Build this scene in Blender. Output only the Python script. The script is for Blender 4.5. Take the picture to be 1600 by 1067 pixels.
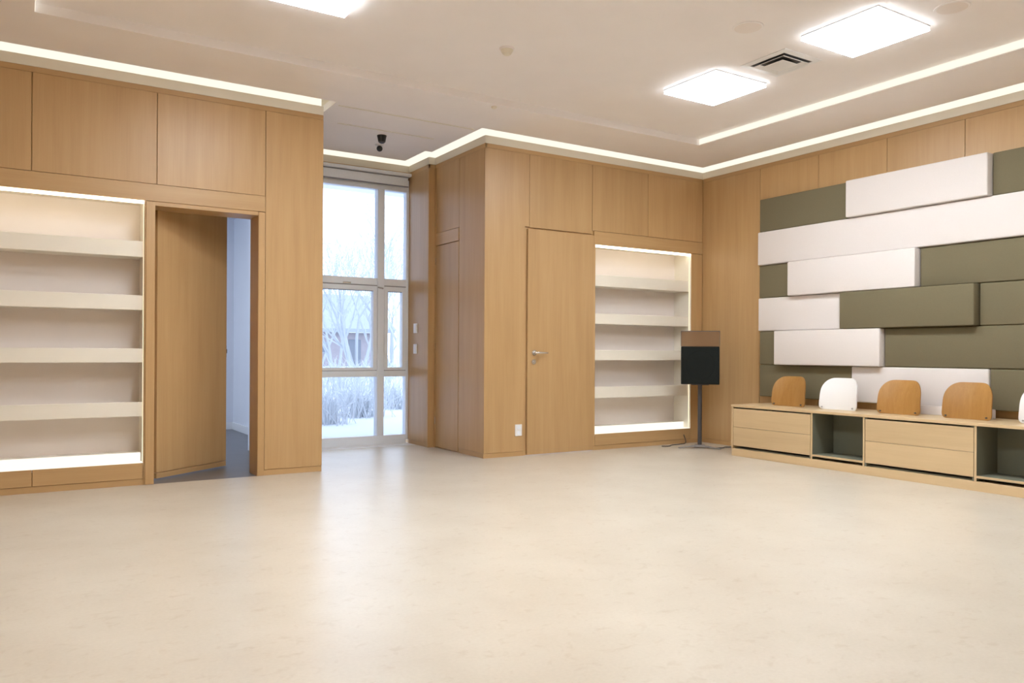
import bpy, bmesh, math, random
from mathutils import Matrix, Vector, Euler
random.seed(7)
R = math.radians
S = bpy.context.scene
for o in list(bpy.data.objects):
    bpy.data.objects.remove(o)
COL = S.collection

# ---------------------------------------------------------------- camera
FPX, YAW, Y0, ROLL = 1232.19, 0.5602, 551.45, 0.0054      # for a 1600 x 1067 frame
cam_d = bpy.data.cameras.new('camera')
cam = bpy.data.objects.new('camera', cam_d); COL.objects.link(cam)
cam_d.sensor_width = 36.0
cam_d.lens = FPX * 36.0 / 1600.0
cam_d.shift_y = (Y0 - 533.5) / 1600.0
cam_d.clip_start = 0.05; cam_d.clip_end = 500
cam.matrix_world = (Matrix.Translation((0, 0, 1.0)) @ Matrix.Rotation(-YAW, 4, 'Z')
                    @ Matrix.Rotation(math.pi / 2, 4, 'X') @ Matrix.Rotation(ROLL, 4, 'Z'))
S.camera = cam

# ---------------------------------------------------------------- world, exposure
SKY = 2.9
W = bpy.data.worlds.new('overcast'); S.world = W; W.use_nodes = True
nt = W.node_tree; nt.nodes.clear()
wo = nt.nodes.new('ShaderNodeOutputWorld'); bg = nt.nodes.new('ShaderNodeBackground')
tc = nt.nodes.new('ShaderNodeTexCoord'); ns = nt.nodes.new('ShaderNodeTexNoise'); cr = nt.nodes.new('ShaderNodeValToRGB')
mp = nt.nodes.new('ShaderNodeMapping'); mp.inputs['Scale'].default_value = (1, 1, 5)
ns.inputs['Scale'].default_value = 2.2; ns.inputs['Detail'].default_value = 3
cr.color_ramp.elements[0].position = .3; cr.color_ramp.elements[0].color = (.60, .72, .92, 1)
cr.color_ramp.elements[1].position = .7; cr.color_ramp.elements[1].color = (.66, .78, .97, 1)
nt.links.new(tc.outputs['Generated'], mp.inputs[0]); nt.links.new(mp.outputs[0], ns.inputs['Vector'])
nt.links.new(ns.outputs['Fac'], cr.inputs[0]); nt.links.new(cr.outputs[0], bg.inputs['Color'])
bg.inputs['Strength'].default_value = SKY
nt.links.new(bg.outputs[0], wo.inputs['Surface'])
S.view_settings.view_transform = 'Standard'; S.view_settings.look = 'None'
S.view_settings.gamma = 1.0; S.view_settings.use_curve_mapping = False
S.view_settings.exposure = 0.17
PANEL_L = 34.0       # radiance of the ceiling light panels
LED_L = 1.0         # radiance of the cove diffusers
SHELF_LED = 7.0

# ---------------------------------------------------------------- materials
MATS = {}
def _new(name):
    m = bpy.data.materials.new(name); m.use_nodes = True; m.node_tree.nodes.clear()
    n = m.node_tree.nodes; o = n.new('ShaderNodeOutputMaterial'); MATS[name] = m
    return m, n, m.node_tree.links, o
def plain(name, col, rough=.5, metal=0.0, spec=.5, noise=0.0, nscale=30, bump=0.0):
    m, n, l, o = _new(name); b = n.new('ShaderNodeBsdfPrincipled')
    b.inputs['Base Color'].default_value = (*col, 1); b.inputs['Roughness'].default_value = rough
    b.inputs['Metallic'].default_value = metal; b.inputs['Specular IOR Level'].default_value = spec
    if noise or bump:
        t = n.new('ShaderNodeTexCoord'); x = n.new('ShaderNodeTexNoise'); x.inputs['Scale'].default_value = nscale
        x.inputs['Detail'].default_value = 4; l.new(t.outputs['Object'], x.inputs['Vector'])
        if noise:
            c = n.new('ShaderNodeValToRGB')
            c.color_ramp.elements[0].position = .3; c.color_ramp.elements[1].position = .7
            c.color_ramp.elements[0].color = (*[v * (1 - noise) for v in col], 1)
            c.color_ramp.elements[1].color = (*[min(1, v * (1 + noise)) for v in col], 1)
            l.new(x.outputs['Fac'], c.inputs[0]); l.new(c.outputs[0], b.inputs['Base Color'])
        if bump:
            u = n.new('ShaderNodeBump'); u.inputs['Strength'].default_value = bump; u.inputs['Distance'].default_value = .002
            l.new(x.outputs['Fac'], u.inputs['Height']); l.new(u.outputs[0], b.inputs['Normal'])
    l.new(b.outputs[0], o.inputs['Surface']); return m
def emit(name, col, s):
    m, n, l, o = _new(name); e = n.new('ShaderNodeEmission')
    e.inputs['Color'].default_value = (*col, 1); e.inputs['Strength'].default_value = s
    l.new(e.outputs[0], o.inputs['Surface']); return m
def wood(name, dark, mid, light, axis='Z', rough=.38, spec=.5, scale=1.0):
    """veneer with straight grain along one axis; each board gets its own cut"""
    m, n, l, o = _new(name); b = n.new('ShaderNodeBsdfPrincipled')
    t = n.new('ShaderNodeTexCoord'); oi = n.new('ShaderNodeObjectInfo')
    a = n.new('ShaderNodeVectorMath'); a.operation = 'MULTIPLY_ADD'
    cx = n.new('ShaderNodeCombineXYZ')
    for i in range(3): l.new(oi.outputs['Random'], cx.inputs[i])
    a.inputs[1].default_value = (37, 53, 29); l.new(cx.outputs[0], a.inputs[0]); l.new(t.outputs['Object'], a.inputs[2])
    def grain(s, k, det, dist):
        g = n.new('ShaderNodeMapping'); v = [s, s, s]; v['XYZ'.index(axis)] = s * k
        g.inputs['Scale'].default_value = v; x = n.new('ShaderNodeTexNoise')
        x.inputs['Scale'].default_value = 1; x.inputs['Detail'].default_value = det; x.inputs['Distortion'].default_value = dist
        l.new(a.outputs[0], g.inputs[0]); l.new(g.outputs[0], x.inputs['Vector']); return x
    g1 = grain(9 * scale, .07, 3, .6); g2 = grain(120 * scale, .025, 2, 0); g3 = grain(28 * scale, .05, 2, .3)
    c = n.new('ShaderNodeValToRGB'); e = c.color_ramp.elements
    e[0].position = .25; e[0].color = (*dark, 1); e[1].position = .75; e[1].color = (*light, 1)
    k = e.new(.5); k.color = (*mid, 1)
    m1 = n.new('ShaderNodeMath'); m1.operation = 'MULTIPLY_ADD'; m1.inputs[1].default_value = .55
    m2 = n.new('ShaderNodeMath'); m2.operation = 'MULTIPLY_ADD'; m2.inputs[1].default_value = .25
    m3 = n.new('ShaderNodeMath'); m3.operation = 'MULTIPLY'; m3.inputs[1].default_value = .25
    l.new(g3.outputs['Fac'], m3.inputs[0]); l.new(g2.outputs['Fac'], m2.inputs[0]); l.new(m3.outputs[0], m2.inputs[2])
    l.new(g1.outputs['Fac'], m1.inputs[0]); l.new(m2.outputs[0], m1.inputs[2])
    l.new(m1.outputs[0], c.inputs[0])
    h = n.new('ShaderNodeHueSaturation'); mr = n.new('ShaderNodeMapRange')
    mr.inputs['To Min'].default_value = .95; mr.inputs['To Max'].default_value = 1.05
    l.new(oi.outputs['Random'], mr.inputs[0]); l.new(mr.outputs[0], h.inputs['Value']); l.new(c.outputs[0], h.inputs['Color'])
    l.new(h.outputs[0], b.inputs['Base Color'])
    b.inputs['Roughness'].default_value = rough; b.inputs['Specular IOR Level'].default_value = spec
    u = n.new('ShaderNodeBump'); u.inputs['Strength'].default_value = .08; u.inputs['Distance'].default_value = .001
    l.new(g2.outputs['Fac'], u.inputs['Height']); l.new(u.outputs[0], b.inputs['Normal'])
    l.new(b.outputs[0], o.inputs['Surface']); return m

oakc = ((.46, .280, .122), (.525, .33, .150), (.575, .375, .18))
for ax in 'XYZ':
    wood('oak_' + ax, *oakc, axis=ax)
benchc = ((.58, .42, .235), (.64, .475, .275), (.69, .52, .31))
for ax in 'XYZ':
    wood('pale_oak_' + ax, *benchc, axis=ax)
wood('amber_oak', (.31, .15, .038), (.38, .19, .05), (.44, .235, .07), axis='Z', scale=1.6, rough=.4)
plain('ceiling_paint', (.93, .89, .885), .8, noise=.012, nscale=3)
plain('cove_paint', (.84, .79, .68), .6)
plain('shelf_white', (.86, .79, .75), .55, noise=.01, nscale=5)
plain('shelf_cream', (.87, .82, .72), .5, noise=.015, nscale=5)
plain('white_plastic', (.85, .85, .86), .35)
plain('window_white', (.86, .91, .98), .4)
plain('gasket', (.26, .26, .30), .6)
plain('blind_fabric', (.84, .88, .94), .8, noise=.02, nscale=60)
plain('white_fabric', (.76, .71, .69), .85, spec=.15, noise=.02, nscale=300, bump=.15)
plain('olive_fabric', (.185, .160, .100), .9, spec=.1, noise=.05, nscale=300, bump=.2)
plain('olive_lining', (.17, .175, .13), .7, noise=.02, nscale=10)
plain('black_plastic', (.012, .013, .014), .45)
plain('black_grille', (.010, .013, .012), .8, spec=.2, noise=.2, nscale=400, bump=.3)
plain('dark_metal', (.10, .10, .11), .4, metal=.6)
plain('grey_metal', (.45, .45, .48), .35, metal=.8)
plain('steel', (.75, .74, .73), .22, metal=1.0)
plain('cable', (.02, .02, .02), .5)
plain('grey_floor', (.16, .155, .16), .35, noise=.06, nscale=8)
plain('blue_white_paint', (.80, .82, .88), .7, noise=.01, nscale=3)
plain('snow', (.60, .62, .66), .9, spec=.2, noise=.03, nscale=.6, bump=.3)
plain('roof_snow', (.42, .445, .48), .9, spec=.2)
plain('barn_wall', (.42, .375, .395), .9, noise=.05, nscale=3)  # barn tones paled, the haze outside put into their colour
plain('barn_dark', (.24, .26, .30), .8)
plain('hazy_frost_bark', (.46, .48, .51), .9)  # frosted bark, twigs, grass and birch, paled further to carry haze
plain('hazy_frost_twig', (.54, .56, .59), .9)
plain('birch_bark', (.66, .675, .70), .9, noise=.12, nscale=6)
plain('hazy_frost_grass', (.58, .60, .63), .9)
plain('concrete', (.35, .35, .36), .9)
emit('panel_light', (.90, .955, 1.0), PANEL_L)
emit('panel_side', (.90, .955, 1.0), 2.0)
emit('cove_led', (1.0, .93, .78), LED_L)
emit('shelf_led', (1.0, .88, .66), SHELF_LED)
emit('shelf_side_led', (1.0, .84, .58), 1.3)
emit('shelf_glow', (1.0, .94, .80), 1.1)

def floor_mat():
    m, n, l, o = _new('sand_vinyl'); b = n.new('ShaderNodeBsdfPrincipled'); t = n.new('ShaderNodeTexCoord')
    def nz(s, d, sc=(1, 1, 1), dist=0):
        g = n.new('ShaderNodeMapping'); g.inputs['Scale'].default_value = sc; x = n.new('ShaderNodeTexNoise')
        x.inputs['Scale'].default_value = s; x.inputs['Detail'].default_value = d; x.inputs['Distortion'].default_value = dist
        l.new(t.outputs['Object'], g.inputs[0]); l.new(g.outputs[0], x.inputs['Vector']); return x
    a = nz(2.6, 5); f = nz(17, 3, (1, 1.3, 1), .6); k = nz(70, 2)
    c = n.new('ShaderNodeValToRGB'); e = c.color_ramp.elements
    e[0].position = .3; e[0].color = (.60, .535, .445, 1); e[1].position = .7; e[1].color = (.66, .60, .51, 1)
    l.new(a.outputs['Fac'], c.inputs[0])
    r = n.new('ShaderNodeValToRGB'); q = r.color_ramp.elements       # scattered darker flecks
    q[0].position = .58; q[0].color = (1, 1, 1, 1); q[1].position = .78; q[1].color = (.90, .865, .83, 1)
    l.new(f.outputs['Fac'], r.inputs[0])
    r2 = n.new('ShaderNodeValToRGB'); q = r2.color_ramp.elements
    q[0].position = .35; q[0].color = (.965, .96, .955, 1); q[1].position = .65; q[1].color = (1, 1, 1, 1)
    l.new(k.outputs['Fac'], r2.inputs[0])
    x1 = n.new('ShaderNodeMix'); x1.data_type = 'RGBA'; x1.blend_type = 'MULTIPLY'; x1.inputs[0].default_value = 1
    x2 = n.new('ShaderNodeMix'); x2.data_type = 'RGBA'; x2.blend_type = 'MULTIPLY'; x2.inputs[0].default_value = 1
    l.new(c.outputs[0], x1.inputs[6]); l.new(r.outputs[0], x1.inputs[7])
    l.new(x1.outputs[2], x2.inputs[6]); l.new(r2.outputs[0], x2.inputs[7]); l.new(x2.outputs[2], b.inputs['Base Color'])
    b.inputs['Roughness'].default_value = .32; b.inputs['Specular IOR Level'].default_value = .5
    u = n.new('ShaderNodeBump'); u.inputs['Strength'].default_value = .12; u.inputs['Distance'].default_value = .002
    l.new(k.outputs['Fac'], u.inputs['Height']); l.new(u.outputs[0], b.inputs['Normal'])
    l.new(b.outputs[0], o.inputs['Surface'])
floor_mat()
def glass_mat(name, tint, gloss):
    m, n, l, o = _new(name); tr = n.new('ShaderNodeBsdfTransparent'); g = n.new('ShaderNodeBsdfGlossy')
    tr.inputs[0].default_value = (*tint, 1); g.inputs['Roughness'].default_value = .03
    fr = n.new('ShaderNodeFresnel'); fr.inputs[0].default_value = 1.45
    mu = n.new('ShaderNodeMath'); mu.operation = 'MULTIPLY'; mu.inputs[1].default_value = gloss
    x = n.new('ShaderNodeMixShader'); l.new(fr.outputs[0], mu.inputs[0]); l.new(mu.outputs[0], x.inputs[0])
    l.new(tr.outputs[0], x.inputs[1]); l.new(g.outputs[0], x.inputs[2]); l.new(x.outputs[0], o.inputs['Surface'])
glass_mat('window_glass', (.97, .985, 1.0), .5)
glass_mat('smoked_glass', (.72, .62, .52), .3)
_m = MATS['smoked_glass'].node_tree                       # brown diffuse mixed into the clear panel
_d = _m.nodes.new('ShaderNodeBsdfDiffuse'); _d.inputs[0].default_value = (.30, .19, .11, 1)
_x = _m.nodes.new('ShaderNodeMixShader'); _x.inputs[0].default_value = .6
_o = [n for n in _m.nodes if n.type == 'OUTPUT_MATERIAL'][0]; _s = _o.inputs['Surface'].links[0].from_socket
_m.links.new(_s, _x.inputs[1]); _m.links.new(_d.outputs[0], _x.inputs[2]); _m.links.new(_x.outputs[0], _o.inputs['Surface'])

# ---------------------------------------------------------------- helpers
def wm(o):
    m = o.matrix_basis
    return wm(o.parent) @ o.matrix_parent_inverse @ m if o.parent else m.copy()
def add_box(bm, b):
    x0, x1, y0, y1, z0, z1 = b
    v = [bm.verts.new(p) for p in ((x0, y0, z0), (x1, y0, z0), (x1, y1, z0), (x0, y1, z0),
                                   (x0, y0, z1), (x1, y0, z1), (x1, y1, z1), (x0, y1, z1))]
    for f in ((0, 3, 2, 1), (4, 5, 6, 7), (0, 1, 5, 4), (1, 2, 6, 5), (2, 3, 7, 6), (3, 0, 4, 7)):
        bm.faces.new([v[i] for i in f])
def add_tube(bm, pts, radii, seg=10, caps=True):
    pts = [Vector(p) for p in pts]
    if not isinstance(radii, (list, tuple)): radii = [radii] * len(pts)
    rings = []; ref = None
    for i, p in enumerate(pts):
        d = (pts[min(i + 1, len(pts) - 1)] - pts[max(i - 1, 0)]).normalized()
        if ref is None: ref = Vector((0, 0, 1)) if abs(d.z) < .9 else Vector((1, 0, 0))
        u = d.cross(ref).normalized(); w = u.cross(d).normalized(); ref = w
        rings.append([bm.verts.new(p + radii[i] * (math.cos(2 * math.pi * k / seg) * u + math.sin(2 * math.pi * k / seg) * w)) for k in range(seg)])
    for a, b in zip(rings, rings[1:]):
        for k in range(seg):
            bm.faces.new((a[k], a[(k + 1) % seg], b[(k + 1) % seg], b[k]))
    if caps:
        bm.faces.new(rings[0][::-1]); bm.faces.new(rings[-1])
def add_lathe(bm, prof, c=(0, 0, 0), seg=32):
    rings = []
    for r, z in prof:
        rings.append([bm.verts.new((c[0] + r * math.cos(2 * math.pi * k / seg), c[1] + r * math.sin(2 * math.pi * k / seg), c[2] + z)) for k in range(seg)])
    for a, b in zip(rings, rings[1:]):
        for k in range(seg): bm.faces.new((a[k], a[(k + 1) % seg], b[(k + 1) % seg], b[k]))
    bm.faces.new(rings[0][::-1]); bm.faces.new(rings[-1])
def finish(name, bm, mat, parent=None, bevel=0, smooth=False, seg=1, origin=None):
    """bmesh in world coordinates (or the parent's frame for local=True users) -> object whose origin is its base"""
    if bevel:
        bmesh.ops.bevel(bm, geom=list(bm.edges), offset=bevel, segments=seg, affect='EDGES', profile=.5)
    bmesh.ops.recalc_face_normals(bm, faces=list(bm.faces))
    vs = [v.co for v in bm.verts]
    if origin is None:
        origin = Vector(((min(v.x for v in vs) + max(v.x for v in vs)) / 2, (min(v.y for v in vs) + max(v.y for v in vs)) / 2, min(v.z for v in vs)))
    origin = Vector(origin)
    bmesh.ops.translate(bm, verts=list(bm.verts), vec=-origin)
    me = bpy.data.meshes.new(name); bm.to_mesh(me); bm.free()
    if smooth:
        for p in me.polygons: p.use_smooth = True
        if smooth == 'auto': me.set_sharp_from_angle(angle=R(35))
    o = bpy.data.objects.new(name, me); COL.objects.link(o)
    me.materials.append(MATS[mat])
    o.location = origin
    if parent is not None:
        o.parent = parent; o.matrix_parent_inverse = wm(parent).inverted()
    return o
def box(name, b, mat, parent=None, bevel=.002, seg=1):
    bm = bmesh.new(); add_box(bm, b); return finish(name, bm, mat, parent, bevel, seg=seg)
def boxes(name, bs, mat, parent=None, bevel=0):
    bm = bmesh.new()
    for b in bs: add_box(bm, b)
    return finish(name, bm, mat, parent, bevel)
def tag(o, label=None, cat=None, group=None, kind=None):
    if label: o['label'] = label
    if cat: o['category'] = cat
    if group: o['group'] = group
    if kind: o['kind'] = kind
    return o
def struct(o, label=None, cat=None):
    return tag(o, label, cat, kind='structure')
def empty(name, loc, rz=0):
    o = bpy.data.objects.new(name, None); COL.objects.link(o); o.location = loc; o.rotation_euler = (0, 0, rz)
    o.empty_display_size = .1; return o
def local_part(name, bm, mat, parent, bevel=0, smooth=False, seg=1, origin=None):
    """bmesh given in the parent's own frame"""
    o = finish(name, bm, mat, None, bevel, smooth, seg, origin)
    o.parent = parent; return o

# ---------------------------------------------------------------- room dimensions
YW = 6.449                       # back wall face
XA, XB = 2.167, 3.735            # window niche
YN = 8.0                         # window plane
XP = 3.66; YP = 7.5              # pier beside the window
XR, XL, YF = 6.595, -0.72, -1.3  # right, left, front wall faces
ZW = 2.985                       # top of the oak
ZC, ZT, ZS = 3.09, 3.15, 3.30    # ceiling, tray, slab
T = .018                         # veneer board
G = .002                         # half a joint
ZB = .045                        # skirting height

# ---------------------------------------------------------------- floor and ceiling
struct(boxes('floor', [(XL - .1, XR + .1, YF - .1, YW + .006, -.1, 0), (XA - .05, XB + .05, YW + .006, YN, -.1, 0)], 'sand_vinyl'),
       'pale sand coloured mottled vinyl floor of the large room', 'floor')
box('pale_floor_strip', (XA + .02, XP - .01, YN - .22, YN, 0, .004), 'white_plastic', bpy.data.objects['floor'], 0)  # thin pale strip lying on the floor below the window

def grid_slab(name, xs, ys, solid, z0, z1, mat):
    bm = bmesh.new(); nx, ny = len(xs) - 1, len(ys) - 1
    S_ = lambda i, j: 0 <= i < nx and 0 <= j < ny and solid((xs[i] + xs[i + 1]) / 2, (ys[j] + ys[j + 1]) / 2)
    for i in range(nx):
        for j in range(ny):
            if not S_(i, j): continue
            a, b, c, d = xs[i], xs[i + 1], ys[j], ys[j + 1]
            q = lambda *p: bm.faces.new([bm.verts.new(v) for v in p])
            q((a, c, z0), (a, d, z0), (b, d, z0), (b, c, z0)); q((a, c, z1), (b, c, z1), (b, d, z1), (a, d, z1))
            if not S_(i - 1, j): q((a, c, z0), (a, c, z1), (a, d, z1), (a, d, z0))
            if not S_(i + 1, j): q((b, c, z0), (b, d, z0), (b, d, z1), (b, c, z1))
            if not S_(i, j - 1): q((a, c, z0), (b, c, z0), (b, c, z1), (a, c, z1))
            if not S_(i, j + 1): q((a, d, z0), (a, d, z1), (b, d, z1), (b, d, z0))
    bmesh.ops.remove_doubles(bm, verts=list(bm.verts), dist=1e-5)
    return finish(name, bm, mat)
E_ = .085                                    # light slot between ceiling and wall
TX0, TX1, TY0, TY1 = .08, 5.78, -.57, 5.70   # raised tray
def in_ceiling(x, y):
    if TX0 < x < TX1 and TY0 < y < TY1: return False
    if XL + E_ < x < XR - E_ and YF + E_ < y < YW - E_: return True
    if XA + E_ < x < XB - E_ and YW - E_ < y < YP - E_: return True
    return XA + E_ < x < XP - E_ and YP - E_ < y < YN - E_
ceil = grid_slab('ceiling', [XL + E_, TX0, XA + E_, XP - E_, XB - E_, TX1, XR - E_], [YF + E_, TY0, TY1, YW - E_, YP - E_, YN - E_],
                 in_ceiling, ZC, ZT, 'ceiling_paint')
struct(ceil, 'off-white dropped ceiling with a raised centre tray', 'ceiling')
box('tray_panel', (TX0 - .04, TX1 + .04, TY0 - .04, TY1 + .04, ZT, ZT + .02), 'ceiling_paint', ceil, 0)
box('tray_led_strip', (TX1 - .004, TX1, TY0, TY1, ZC + .006, ZT), 'cove_led', ceil, 0)
box('tray_led_strip', (TX0, TX0 + .004, TY0, TY1, ZC + .006, ZT), 'cove_led', ceil, 0)
box('pale_ceiling_strip', (XA + .13, XB - .13, YW - .012, YW + .004, ZC - .004, ZC), 'cove_paint', ceil, 0)  # thin pale strips across the niche ceiling
box('pale_ceiling_strip', (XA + .30, XP - .22, 6.94, 6.955, ZC - .004, ZC), 'cove_paint', ceil, 0)
struct(box('ceiling_slab', (-2.4, XR + .3, YF - .3, 10.8, ZS, ZS + .15), 'ceiling_paint', None, 0),
       'plain slab above the dropped ceiling and its light slots', 'ceiling')

# ---------------------------------------------------------------- back wall
SHL, SHR = (-.56, .80), (5.06, 6.42)         # shelf recesses
SZ0, SZ1 = .165, 2.125
OX0, OX1, OZ = .872, 1.635, 2.095            # doorway
yb0, yb1 = YW + T, YW + .24
wb = boxes('wall_back', [
    (XL - .2, SHL[0] - .02, yb0, yb1, 0, ZW), (SHL[0] - .02, SHL[1] + .02, yb0, yb1, 0, SZ0 - .02), (SHL[0] - .02, SHL[1] + .02, yb0, yb1, SZ1 + .02, ZW),
    (SHL[1] + .02, OX0, yb0, yb1, 0, ZW), (OX0, OX1, yb0, yb1, OZ, ZW), (OX1, XA - T, yb0, yb1, 0, ZW)], 'oak_Z')
struct(wb, 'oak panelled back wall left of the tall window', 'wall')
wr = boxes('wall_back_right', [
    (XB + T, SHR[0] - .02, yb0, yb1, 0, ZW), (SHR[0] - .02, SHR[1] + .02, yb0, yb1, 0, SZ0 - .02), (SHR[0] - .02, SHR[1] + .02, yb0, yb1, SZ1 + .02, ZW),
    (SHR[1] + .02, XR, yb0, yb1, 0, ZW)], 'oak_Z')
struct(wr, 'oak panelled back wall between the tall window and the corner speaker', 'wall')
def bp(name, x0, x1, z0, z1, par, mat='oak_Z', proud=0.0, depth=T, bevel=.0015):
    return box(name, (x0 + G, x1 - G, YW - proud, YW - proud + depth + proud, z0 + G, z1 - G), mat, par, bevel)
ZR = 2.945                                   # underside of the top rail
for x0, x1 in ((XL, .078), (.078, .884), (.884, 1.69)): bp('panel', x0, x1, 2.253, ZR, wb)
bp('panel', 1.69, XA + G, ZB, ZR, wb)
bp('panel', XL, SHL[0], ZB, 2.123, wb)
for x0, x1 in ((SHL[0], .09), (.09, SHL[1])): bp('plinth_panel', x0, x1, ZB, SZ0 - .001 + G, wb, 'oak_X')
bp('header_beam', XL, 1.69, 2.123, 2.253, wb, 'oak_X', .007)
bp('post', SHL[1] + .008, OX0 + G, 0, 2.123, wb, 'oak_Z', .012)
bp('post', SHL[1] - .002, SHL[1] + .012, 0, 2.123, wb, 'oak_Z', .002)
bp('casing', OX1 - G, 1.69, 0, 2.123, wb, 'oak_Z', .007)
box('top_rail', (XL, XA, YW + .004, YW + .02, ZR, ZW), 'oak_X', wb, .001)
box('soffit_board', (OX0, OX1, YW + .002, yb1, OZ - .001, OZ + .03), 'oak_X', wb, 0)
box('jamb_board', (OX1 - .001, OX1 + .015, YW + .002, yb1, 0, OZ), 'oak_Z', wb, 0)
box('jamb_board', (OX0 - .015, OX0 + .001, YW + .002, yb1, 0, OZ), 'oak_Z', wb, 0)
# right block
DX0, DX1, DZ = 4.216, 5.03, 2.216            # closed door
bm = bmesh.new()
add_box(bm, (XB, 4.19 - G, YW, yb0, ZB + G, ZR - G)); add_box(bm, (4.19 - G, 4.238 - G, YW, yb0, 2.235, ZR - G))
finish('panel', bm, 'oak_Z', wr)
for x0, x1, z0 in ((4.238, 5.014, 2.228), (5.014, 5.774, 2.265), (5.774, XR, 2.265)): bp('panel', x0, x1, z0, ZR, wr)
bp('header_beam', 5.035, XR, 2.128, 2.265, wr, 'oak_X', .004)
bp('stile', SHR[1], XR, ZB, 2.128, wr)
bp('stile', 5.035, SHR[0], ZB, 2.128, wr)
bp('plinth_panel', SHR[0], SHR[1], ZB, SZ0 - .001 + G, wr, 'oak_X')
box('top_rail', (XB, XR, YW + .004, YW + .02, ZR, ZW), 'oak_X', wr, .001)
box('door_stop', (4.19, DX0 - .004, YW + .010, YW + .02, 0, 2.232), 'oak_Z', wr, 0)
for nm, par, x0, x1 in (('baseboard_back', wb, XL, SHL[1] + .008), ('baseboard_back_left', wb, 1.69, XA), ('baseboard_back_right', wr, XB, 4.188), ('baseboard_back_corner', wr, 5.035, XR)):
    struct(box(nm, (x0, x1, YW + .005, YW + .02, 0, ZB), 'oak_X', None, .001), 'low oak skirting strip on the back wall', 'baseboard')

# ---------------------------------------------------------------- right, left, front walls
wR = struct(box('wall_right', (XR + T, XR + .2, YF - .2, YN + .2, 0, ZW), 'oak_Z', None, 0), 'oak panelled right wall behind the padded acoustic panels', 'wall')
ys = [YW, 5.63, 4.92, 4.207, 3.52, 2.82, 2.12, 1.42, .72, .02, -.68, YF]
for a, b in zip(ys, ys[1:]):
    box('panel', (XR, XR + T, b + G, a - G, ZB + G, ZR - G), 'oak_Z', wR, .0015)
box('top_rail', (XR + .004, XR + .02, YF, YW, ZR, ZW), 'oak_Y', wR, .001)
struct(box('baseboard_right', (XR + .005, XR + .02, YF, YW, 0, ZB), 'oak_Y', None, .001), 'low oak skirting strip on the right wall', 'baseboard')
wL = struct(box('wall_left', (XL - .2, XL - T, YF - .2, YW + .24, 0, ZW), 'oak_Z', None, 0), 'oak panelled left wall beside the camera', 'wall')
yy = YW
while yy > YF + .1:
    b = max(YF, yy - .775); box('panel', (XL - T, XL, b + G, yy - G, ZB + G, ZR - G), 'oak_Z', wL, .0015); yy = b
box('top_rail', (XL - .02, XL - .004, YF, YW, ZR, ZW), 'oak_Y', wL, .001)
wF = struct(box('wall_front', (XL - .2, XR + .2, YF - .2, YF - T, 0, ZW), 'oak_Z', None, 0), 'oak panelled wall behind the camera', 'wall')
for i in range(9):
    a = XL + i * (XR - XL) / 9; b = XL + (i + 1) * (XR - XL) / 9
    box('panel', (a + G, b - G, YF - T, YF, ZB + G, ZR - G), 'oak_Z', wF, .0015)
box('top_rail', (XL, XR, YF - .02, YF - .004, ZR, ZW), 'oak_X', wF, .001)

# ---------------------------------------------------------------- window niche
wn = struct(boxes('wall_niche_right', [(XB + T, XB + .2, yb1, YP, 0, ZW), (XP + T, XB + .2, YP + T, YN + .15, 0, ZW)], 'oak_Z', None), 'oak panelled side of the window niche with light switches', 'wall')
def npn(name, y0, y1, z0, z1, mat='oak_Z', proud=0, x=XB):
    return box(name, (x - proud, x + T, y0 + G, y1 - G, z0 + G, z1 - G), mat, wn, .0015)
npn('panel', YW + T, 6.96, ZB, ZR)
npn('panel', 6.96, YP - .03, 2.253, ZR)
npn('header_beam', 6.96, YP - .03, 2.122, 2.253, 'oak_Y', .006)
npn('stile', YP - .03, YP, 0, ZR, 'oak_Z', .004)
box('stile', (XP, XB + T, YP, YP + T, 0, ZR), 'oak_Z', wn, .001)
npn('panel', YP + T, YN, ZB, ZR, x=XP)
box('top_rail', (XB + .004, XB + .02, YW + .004, YP, ZR, ZW), 'oak_Y', wn, .001)
box('top_rail', (XP + .004, XP + .02, YP + .004, YN, ZR, ZW), 'oak_Y', wn, .001)
box('top_rail', (XP + .004, XB + .02, YP + .004, YP + .02, ZR, ZW), 'oak_X', wn, .001)
struct(boxes('baseboard_niche', [(XB + .005, XB + .02, YW + .006, 6.96, 0, ZB), (XP + .005, XP + .02, YP + .02, YN, 0, ZB)], 'oak_Y', None), 'low oak skirting strip inside the window niche', 'baseboard')
wnl = struct(box('wall_niche_left', (XA - .18, XA - T, yb1, YN + .15, 0, ZW), 'oak_Z', None, 0), 'hidden left side of the window niche', 'wall')
for a, b in ((YW + T, 7.2), (7.2, YN)): box('panel', (XA - T, XA, a + G, b - G, ZB, ZW), 'oak_Z', wnl, .0015)
d3 = box('door_3', (XB - .002, XB + T, 6.968, YP - .035, .012, 2.116), 'oak_Z', None, .002)
struct(d3, 'narrow flush oak closet door in the side of the window niche', 'door')
for z in (1.92, 1.02, .25):
    bm = bmesh.new(); add_tube(bm, [(XB - .008, YP - .036, z), (XB - .008, YP - .036, z + .075)], .006, 10); finish('hinge', bm, 'steel', d3, smooth='auto')
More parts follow.
